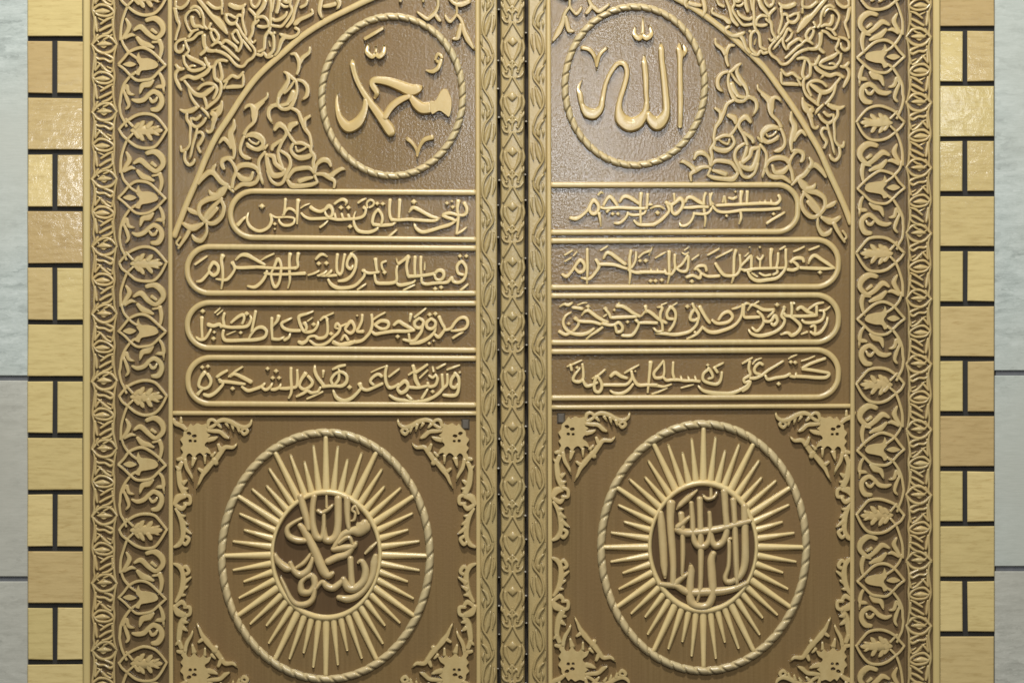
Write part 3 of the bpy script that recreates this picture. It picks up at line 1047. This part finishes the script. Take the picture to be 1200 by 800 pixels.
ORN['crest'] = """
@440 0 10
720,-60,36 735,60,38 702,150,48 660,192,52 610,226,48 550,190,42 488,143,22
700,170,50 740,230,48 764,252,28
950,-60,30 952,80,32 950,170,32 900,240,36 870,256,42 830,210,38 812,168,16
950,170,30 1010,250,42 1040,370,62 1080,460,72 1130,540,46 1162,592,12
1000,290,40 980,390,62 960,450,58 903,460,22
870,-10,36 920,40,46 1000,60,62 1100,20,52
290,22,36 300,-20,36
560,24,28 562,-20,34
"""
ORN['corner'] = """
@200 478 10
28,130,38 60,180,52 130,210,52 185,255,42
120,108,22 122,172,40
p 150,275 190,235 232,180 262,205 310,175 365,195 415,182 438,225 430,280 470,320 440,350 500,385 428,402 405,440 455,480 480,550 420,528 385,565 345,530 300,560 268,640 258,580 222,535 190,565 200,640 165,655 140,600 118,560 140,520 112,470 138,430 108,370 140,330 | 190,290 222,282 238,305 215,318 | 252,322 290,312 300,332 270,345 | 215,375 240,372 242,396 220,398 | 275,380 297,378 297,396 278,398
440,372,60 500,360,48 548,338,20
430,262,40 510,270,46 580,280,46 640,330,48 695,358,12
430,220,36 450,150,42 500,140,36 532,180,36 480,222,38 438,232,34
530,172,40 610,140,48 700,160,52 790,210,52 870,226,46 930,190,36 952,128,14
556,190,44 592,232,22
650,178,40 682,232,16
720,190,44 736,268,16
790,220,50 802,284,20
828,262,30 870,240,32 902,270,38 860,306,40 824,268,30
556,425,32 580,480,48 602,522,44
780,412,12 730,460,38 640,460,48 590,520,52 530,600,62 480,650,52 420,720,62 370,790,46 340,860,32 303,935,12
325,708,26 372,742,46
515,600,70 535,655,48
480,562,40 522,518,22
400,555,40 402,645,20
275,590,60 262,640,40 250,690,18
165,600,40 190,700,46 240,790,32 262,855,12
78,602,34 132,592,52
58,678,20 100,722,52
@195 540 6.667
120,10,34 98,70,36 100,120,42 112,190,46 142,255,42
130,172,40 162,150,14
130,222,40 168,214,14
140,262,26 182,280,28 182,330,28 138,332,24
60,342,28 90,290,52 142,270,40
70,342,30 120,372,36 152,340,22
70,372,18 110,440,38 130,520,46 126,600,36 100,650,36 58,672,18
110,430,36 148,428,14
120,470,40 168,497,12
130,520,40 192,567,14
150,588,26 176,610,28 150,650,28 124,630,22
"""
# one repeat of the scroll border of the left jamb, from the tulip oval to the oak leaf oval
ORN['tulip_oval'] = """
@95 45 10
440,310,34 500,240,34 560,170,36 640,125,38 720,115,40 800,145,40 900,230,36 992,320,34
440,310,34 510,370,34 580,440,34 650,490,36 740,494,36 830,470,36 910,400,36 992,320,34
p 672,160 702,228 780,236 870,262 908,318 870,358 780,380 712,392 682,442 620,412 652,368 680,318 640,250
p 488,310 570,272 652,310 570,346
560,170,30 600,205,34 660,245,30
580,440,30 612,418,36 640,400,30
"""
ORN['leaf_oval'] = """
@95 115 8.89
395,330,30 440,280,30 490,230,32 570,185,34 660,165,34 760,185,34 830,250,32 892,330,30
395,330,30 430,390,30 490,440,30 570,500,34 660,525,34 760,510,34 830,440,32 892,330,30
520,340,30 570,338,80 640,338,110 700,340,96 770,340,84 820,340,50 852,340,10
560,318,40 592,280,44 612,262,20
610,310,52 640,262,52 662,240,18
690,312,56 728,266,50 748,246,16
760,318,40 800,300,30 820,296,12
560,362,40 592,402,44 612,420,20
610,370,52 638,420,52 658,448,18
690,368,56 722,416,50 742,442,16
760,362,40 800,380,30 820,384,12
470,220,28 540,300,30
540,372,28 480,432,28
"""
ORN['vine_scroll'] = """
@95 45 10
470,0,28 500,90,30 560,170,32
580,440,30 510,540,32 470,640,34 458,740,34 452,800,32 470,900,30 500,960,30 530,1035,30
920,30,50 942,120,52 930,220,36 905,272,16
910,400,30 950,470,42 962,560,52 900,572,36 868,588,12
962,560,40 972,645,16
655,-5,36 720,60,64 790,82,52 852,112,26
838,52,26 905,40,30
688,645,20 720,560,62 790,530,84 842,488,40
488,640,28 530,560,42 560,640,42 622,662,16
500,620,30 540,720,46 556,790,38 525,835,22
598,722,26 660,742,48 740,720,52 800,660,46 860,630,52 930,680,58 944,760,62 900,830,62 830,840,40
800,702,28 832,742,38 870,732,36 892,690,22
@95 115 8.89
480,432,28 440,540,28 415,650,30 410,780,30
470,568,22 500,640,52 470,710,42 428,772,28
680,580,40 760,560,58 840,620,62 852,700,52 780,765,42 700,720,48 620,650,52 548,682,22
782,712,28 738,678,36
450,762,40 520,730,38 574,742,12
"""
ORN['interlace_knot'] = """
@100 30 8.89
70,205,34 130,140,38 200,110,40 270,130,38 328,200,30
70,205,34 130,270,38 200,292,40 280,265,38 328,200,30
125,200,18 190,195,72 275,200,18
200,300,34 250,320,36 292,350,38 260,382,38 200,352,32 140,350,36 108,330,30
110,300,30 105,400,36 98,465,30
100,472,30 140,420,34 165,400,28
160,410,30 220,470,42 265,492,28
292,425,28 280,485,30
80,540,34 140,490,36 230,500,36 292,560,34 230,602,36 130,592,36 80,540,30
100,560,28 180,555,72 255,560,16
100,620,34 110,700,52 122,765,28
160,690,28 230,640,38 282,618,28
150,762,32 220,720,38 292,690,30
282,640,30 286,740,34
180,800,30 240,780,36 290,740,34
328,200,26 305,300,30 296,430,30 304,540,30 296,640,30 296,740,30 308,830,30 328,900,26
70,205,26 96,300,28 86,420,28 74,540,28 92,640,28 88,770,28 92,840,28 70,900,26
150,195,16 190,165,26 235,195,16
150,205,16 190,232,26 235,205,16
120,385,20 150,400,26 180,455,20
225,430,18 262,450,24 280,455,14
200,655,18 160,640,24 130,620,16
130,800,30 112,845,30 135,870,24
190,850,26 230,830,30 275,800,24
"""
ORN['stile_vine'] = """
@550 0 8
222,-10,22 215,60,26 150,150,26 125,250,26 132,320,26 190,410,26 222,500,26
200,130,16 185,200,44 165,270,60 150,345,14
118,440,16 165,490,44 182,560,34 165,600,12
195,20,14 175,45,40 165,90,16
228,150,14 236,220,30 220,300,16
110,330,16 112,390,26 125,430,12
140,520,14 128,560,28 132,600,12
"""
ORN['mullion_motif'] = """
@550 0 8
400,210,26 365,270,34 318,350,24
408,210,26 445,270,34 490,350,24
335,400,34 345,480,44 398,585,18
475,400,34 465,480,44 410,585,18
d 405,392,100
340,640,20 370,610,34 400,640,36 435,610,34 465,640,20
402,640,30 402,700,20
355,150,30 330,90,36 320,40,18
455,150,30 478,90,36 490,40,18
362,215,24 330,200,30 306,160,16
446,215,24 480,200,30 506,160,16
312,380,22 300,450,30 312,520,18
498,380,22 510,450,30 498,520,18
330,600,22 308,570,28 300,530,14
478,600,22 502,570,28 510,530,14
375,90,22 402,60,34 430,90,22
402,40,20 402,120,30 402,170,14
d 350,680,34
d 455,680,34
"""
# ---------------------------------------------------------------- the setting: marble wall and brick pilasters
def marble(name, label, x0, x1, joints, jw, stones):
    t = thing(name, label, 'wall', W((x0 + x1) / 2, 900, 0))
    for y in joints:
        m = M(); m.box(x0, y - jw, x1, y + jw, -0.06, -0.006, 0.1); m.obj('joint', M_GROUT, t, smooth=False)
    ys = [-170] + joints + [970]
    for i in range(len(ys) - 1):
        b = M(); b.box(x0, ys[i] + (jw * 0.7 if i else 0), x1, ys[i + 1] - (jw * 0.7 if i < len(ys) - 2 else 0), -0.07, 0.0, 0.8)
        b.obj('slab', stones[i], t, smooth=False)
    return t
marble('marble_wall', 'pale veined marble wall beside the brick strip at the left edge', -160, 32.5, [443, 678], 4.0, [M_MARBLE, M_MARBLE_BEIGE_DIM, M_MARBLE_BEIGE_DIM])
marble('marble_wall', 'bluish white veined marble wall beside the brick strip at the right edge', 1165.5, 1360, [437, 666], 4.2, [M_MARBLE, M_MARBLE, M_MARBLE_BEIGE_DIM])

def pilaster(label, x0, x1, y0, pitch, split_first, vx):
    t = thing('brick_pilaster', label, 'pilaster', W((x0 + x1) / 2, 900, 0), 'brick strips flanking the door')
    m = M(); ya = y0 - 3 * pitch
    m.box(x0 + 1, ya - 20, x1 + 2, ya + 17.5 * pitch, -0.05, -0.006, 0.2); m.obj('mortar_bed', M_JOINT, t, smooth=False)
    b = M(); j = 2.9
    for i in range(17):
        a, c = ya + i * pitch + j, ya + (i + 1) * pitch - j
        if (i + split_first) % 2:
            b.box(x0, a, vx - j, c, -0.04, 0.005 + random.uniform(-.001, .001), 0.9, 0, random.random(), 0.45)
            b.box(vx + j, a, x1, c, -0.04, 0.005 + random.uniform(-.001, .001), 0.9, 0, random.random(), 0.45)
        else:
            b.box(x0, a, x1, c, -0.04, 0.005 + random.uniform(-.001, .001), 0.9, 0, random.random(), 0.45)
    b.obj('brickwork', M_BRICK, t, smooth=False)
    return t
pilaster('honey coloured brick strip with dark joints beside the left jamb of the door', 32.5, 97, 46, 66.3, 0, 64.5)
pilaster('honey coloured brick strip with dark joints beside the right jamb of the door', 1096.5, 1165, 34, 64.4, 0, 1131)

# ---------------------------------------------------------------- the door frame: two carved jambs
def bead(m, x0, y0, x1, y1, w, d0, h, n=40):
    pts = [(x0 + (x1 - x0) * i / n, y0 + (y1 - y0) * i / n, w) for i in range(n + 1)]
    m.stroke(pts, d0, h, FLAT, step=200, jit=0.0)
frame = thing('doorcase', 'carved wooden door frame whose two jambs carry leaf scrolls and narrow interlace', 'door frame', (0, 0, -1.4))
JD = 0.006
for side in (0, 1):
    fx = (lambda x: x) if side == 0 else (lambda x: 1199.0 - x)
    fy = (lambda y: y) if side == 0 else (lambda y: y - 9)
    X = lambda a, b: (min(fx(a), fx(b)), max(fx(a), fx(b)))
    b = M(); xa, xb = X(105.5, 204); b.box(xa, -160, xb, 960, -0.06, JD, 0.3)
    jamb = b.obj('jamb', M_JAMB, frame, smooth=False)
    e = M(); xa, xb = X(97.3, 105.6); e.box(xa, -160, xb, 960, -0.06, 0.014, 1.4); e.obj('edge_strip', M_EDGE, jamb, smooth=False)
    r = M(); bead(r, fx(138), -160, fx(138), 960, 3.0, JD, 0.007); r.obj('dividing_ridge', M_JAMB, jamb)
    r = M(); bead(r, fx(198.7), -160, fx(200.8), 960, 5.6, JD, 0.014); r.obj('inner_bead', M_BEAD, jamb)
    mp = lambda it: tmap(it, lambda x, y: (fx(x), fy(y)))
    pitch = 156.0 if side == 0 else 153.2
    def shaky(it, amp, dy):
        """the same motif cut again by hand: every point a little off"""
        r = lambda: random.uniform(-amp, amp)
        return tmap(it, lambda x, y: (x + r(), y + dy + r()), random.uniform(0.94, 1.06))
    for name, hh in (('tulip_oval', 0.013), ('leaf_oval', 0.0132), ('vine_scroll', 0.012)):
        it = mp(parse(ORN[name]))
        for k in range(-1, 6):
            carve(M(), shaky(it, 0.4, k * pitch), JD, hh, CHISEL, ws=1.3 if name == 'vine_scroll' else 1.12).obj(name, M_CARVE, jamb)
    it = mp(parse(ORN['interlace_knot']))
    for k in range(-2, 11):
        carve(M(), shaky(it, 0.35, k * (78.8 if side == 0 else 76.6)), JD, 0.011, ROUND, ws=0.98).obj('interlace_knot', M_CARVE, jamb)

# ---------------------------------------------------------------- the post between the leaves
post = thing('door_mullion', 'narrow carved post between the two door leaves with chevrons and small bosses', 'door post', W(600, 960, 0))
m = M()
bead(m, 600.5, -160, 601, 960, 28, -0.004, 0.018)
board = m.obj('post_board', M_STILE, post)
m = M(); m.box(578, -160, 624, 960, -0.07, -0.026, 0.2); m.obj('gap_shade_backing', M_SHADE, post, smooth=False)  # added backing behind both gaps, its dark colour stands for their shade
base = parse(ORN['mullion_motif'])
for k in range(-3, 14):
    r = lambda: random.uniform(-0.35, 0.35)
    carve(M(), tmap(base, lambda x, y: (x + r(), y + k * 64.3 + r())), 0.0125, 0.008).obj('chevron_carving', M_STILE, board)
for sx in (584.3, 616.2):
    y = 8 + (0 if sx < 600 else 33)
    while y < 800:
        if random.random() < 0.75: m = M(); m.dot(sx + random.uniform(-.9, .9), y + random.uniform(-4, 4), random.uniform(2.4, 3.6), -0.02, random.uniform(0.028, 0.036), 8); m.obj('pin', M_PIN, post)
        y += 33.1 + random.uniform(-1.5, 1.5)

# ---------------------------------------------------------------- the two carved leaves
L = dict(h_letter=0.0125, h_orn=0.0155, h_bead=0.014, h_big=0.019, h_rope=0.017)
def stadium(xo, xe, y0, y1, yo0, yo1, r):
    """open cartouche: xo the end at the bead, xe the rounded end"""
    s = 1 if xe > xo else -1
    pts = [(xo, yo0, 0)]
    n = 14
    for i in range(1, n): t = i / n; pts.append((xo + (xe - s * r - xo) * t, yo0 + (y0 - yo0) * t, 0))
    cy0, cy1 = y0 + r, y1 - r
    for i in range(9):
        a = math.pi / 2 * i / 8; pts.append((xe - s * r + s * r * math.sin(a), cy0 - r * math.cos(a), 0))
    for i in range(1, 9):
        a = math.pi / 2 * i / 8; pts.append((xe - s * r + s * r * math.cos(a), cy1 + r * math.sin(a), 0))
    for i in range(1, n + 1): t = i / n; pts.append((xe - s * r + (xo - xe + s * r) * t, y1 + (yo1 - y1) * t, 0))
    return pts

def make_leaf(side):
    left = side == 0
    if left: t = thing('door_leaf', 'carved brown door leaf with slanting curved script in its upper round emblem', 'door', W(380, 960, 0))
    else: t = thing('door_leaf', 'carved brown door leaf with tall upright script strokes in its round emblem', 'door', W(822, 960, 0))
    FX = (lambda x: x) if left else (lambda x: 1202.5 - x)
    # panel and meeting stile
    m = M(); x0, x1 = (203.5, 562) if left else (641, 1000)
    m.box(x0, -160, x1, 960, -0.05, 0.0, 0.2); m.obj('panel', M_GROUND, t, smooth=False)
    m = M(); x0, x1 = (562.3, 582.4) if left else (619.4, 640.7)
    m.box(x0, -160, x1, 960, -0.055, 0.007, 1.5); st = m.obj('meeting_stile', M_STILE, t, smooth=False)
    base = parse(ORN['stile_vine'])
    if not left: base = tmap(base, lambda x, y: (x + 58.5 if False else 1202.5 - x, y + 22))
    for k in range(-2, 14):
        r = lambda: random.uniform(-0.35, 0.35)
        carve(M(), tmap(base, lambda x, y: (x + r(), y + k * 63.5 + r())), 0.0065, 0.009).obj('vine_carving', M_STILE, st)
    # beads
    m = M()
    if left: bead(m, 559.3, -160, 561.2, 960, 5.6, 0, 0.014)
    else: bead(m, 642.3, -160, 645.6, 960, 5.6, 0, 0.014)
    m.obj('bead_moulding', M_BEAD, t)
    m = M()
    if left: bead(m, 203, 484, 557.5, 484.3, 5.6, 0, L['h_bead'])
    else: bead(m, 647, 477.2, 999, 475.6, 5.6, 0, L['h_bead'])
    m.obj('rail_moulding', M_BEAD, t)
    # arch
    A = [(204, 277), (211, 259), (219.5, 237), (230, 213), (241, 186), (253, 161), (270, 135), (284, 113), (300, 92), (316, 76), (331, 63), (350, 46), (370, 32), (390, 20.5), (410, 10.5), (432, 0), (455, -9), (485, -19), (520, -27), (557, -31)] if left else \
        [(997, 262), (992, 248), (984, 229), (972, 203), (961, 178), (950, 159), (938, 139), (926, 121), (912, 101.5), (896, 80), (880, 64), (865, 50), (850, 37), (830, 21.5), (803, 4), (778, -8), (745, -20), (700, -28), (647, -33)]
    m = M(); m.stroke([(x, y, 7.2) for x, y in A], 0, 0.013, FLAT, step=4, jit=0); m.obj('arch_moulding', M_BEAD, t)
    # arabesques
    sp, ar, cr, co = (parse(ORN[k]) for k in ('spandrel', 'arch', 'crest', 'corner'))
    if not left:
        sp = tmap(sp, lambda x, y: (1200.6 - x, y - 1.5 - (y - 26) * 0.024))
        ar = tmap(ar, lambda x, y: (1201.4 - x if x > 260 else 1201.4 - x - (260 - x) * 0.05, y - 10 + (y - 60) * 0.012))
        cr = tmap(cr, lambda x, y: (1203 - x, y - 9))
        co = tmap(co, lambda x, y: (1204 - x, y - 8))
    carve(M(), sp, 0, L['h_orn'], CHISEL, ws=1.2).obj('spandrel_carving', M_CARVE, t)
    carve(M(), ar, 0, L['h_orn'], CHISEL, ws=1.25).obj('arch_carving', M_CARVE, t)
    carve(M(), cr, 0, L['h_orn'], CHISEL, ws=1.15).obj('crest_carving', M_CARVE, t)
    sx, sy = (761.0, 1301.0) if left else (1647.0, 1286.0)
    for fl in ((0, 0), (1, 0), (0, 1), (1, 1)):
        it = tmap(co, lambda x, y: (sx - x if fl[0] else x, sy - y if fl[1] else y))
        if fl == (1, 0):   # the corner by the latch is cut short
            it = [q for q in it if q[0] != 's' or not any((x > 543 and y < 510) if left else (x < 660 and y < 502) for x, y, w in q[1])]
        carve(M(), it, 0, L['h_orn'], CHISEL, ws=1.32).obj('corner_carving', M_CARVE, t)
    # roundel with its rope and name
    c = (459.7, 112.9, 86.5, 97.3) if left else (743.9, 101.0, 85.9, 96.7)
    m = M(); m.rope(c[0], c[1], c[2] - 4.0, c[3] - 4.0, 8.8, 0, L['h_rope'], 42)
    ro = m.obj('roundel', M_ROPE, t)
    m = M(); carve(m, parse(TEXT['muhammad' if left else 'allah']), 0, L['h_big'], CHISEL, wref=7.0, step=1.6); m.obj('inscription', M_BIG, ro)
    # four cartouches of script
    rows = [(270, 224.2, 278.4, 225.8, 281.0, 27), (219.5, 289.3, 343.5, 291.0, 343.8, 26), (219.5, 354.8, 407.6, 355.6, 410.4, 26), (220.2, 419, 473, 420, 474.6, 26)] if left else \
           [(935, 216.8, 271.6, 216.8, 272.4, 24), (982.5, 281, 336, 282.4, 336.8, 26), (982.5, 345.8, 400.8, 346.6, 401.3, 26), (982.5, 410, 465.2, 412, 466.2, 26)]
    for i, (xe, y0, y1, yo0, yo1, r) in enumerate(rows):
        P = stadium(556.5 if left else 647, xe, y0, y1, yo0, yo1, r)
        m = M(); m.stroke([(x, y, 6.8) for x, y, _ in P], 0, L['h_bead'], FLAT, step=3, jit=0)
        ca = m.obj('cartouche', M_BEAD, t)
        m = M(); carve(m, parse(TEXT[('L' if left else 'R') + str(i + 1)]), 0, L['h_letter'], CHISEL, wref=3.6, ws=0.98); m.obj('inscription', M_LETTER, ca)
    # sunburst medallion
    cx, cy, rx, ry = (381.7, 651, 126.5, 149) if left else (824.5, 641, 124.7, 149)
    m = M(); m.rope(cx, cy, rx - 4.6, ry - 4.6, 9.8, 0, L['h_rope'], 50)
    md = m.obj('sunburst_medallion', M_ROPE, t)
    hx, hy, hrx, hry = (382.2, 650, 63.2, 73.6) if left else (824, 640.5, 62.6, 75)
    for k in range(48):
        a = 2 * math.pi * k / 48
        tip = (0.935, 0.865, 0.775, 0.865)[k % 4]
        if k % 4: tip *= random.uniform(0.985, 1.015)
        ex, ey = math.sin(a), -math.cos(a)
        pa = (hx + hrx * 1.02 * ex, hy + hry * 1.02 * ey); pb = (cx + rx * tip * ex, cy + ry * tip * ey)
        w0, w1 = (9.0, 5.8) if k % 4 == 0 else (8.4, 3.5)
        m = M(); m.stroke([(pa[0] + (pb[0] - pa[0]) * q, pa[1] + (pb[1] - pa[1]) * q, w0 + (w1 - w0) * q) for q in (0, .25, .5, .75, 1)], 0, 0.012, ROUND, step=3, wref=5.0, jit=0.03)
        m.obj('ray', M_LETTER, md)
    m = M(); m.poly([[(hx + hrx * math.cos(q * math.pi / 24), hy + hry * math.sin(q * math.pi / 24)) for q in range(48)]], 0, 0.003, 0.5)
    m.obj('hub', M_HUB, md)
    m = M(); m.stroke([(hx + hrx * math.cos(q * math.pi / 24), hy + hry * math.sin(q * math.pi / 24), 6.6 - 1.6 * math.sin(q * math.pi / 24 * 2 + 1)) for q in range(48)], 0, 0.016, ROUND, closed=True, step=2, jit=0)
    m.obj('hub_ring', M_LETTER, md)
    m = M(); carve(m, parse(TEXT['names' if left else 'creed']), 0.003, 0.017, ROUND, wref=5.5, step=1.4, ws=1.25); m.obj('inscription', M_NAMES, md)
    # latch in the corner by the meeting stile
    m = M()
    if left: m.box(540, 490, 551, 504, -0.002, 0.005, 2.6)
    else: m.box(652, 483, 663, 497, -0.002, 0.005, 2.6)
    m.obj('latch', M_STEEL, t, smooth=False)
    return t
make_leaf(0)
make_leaf(1)
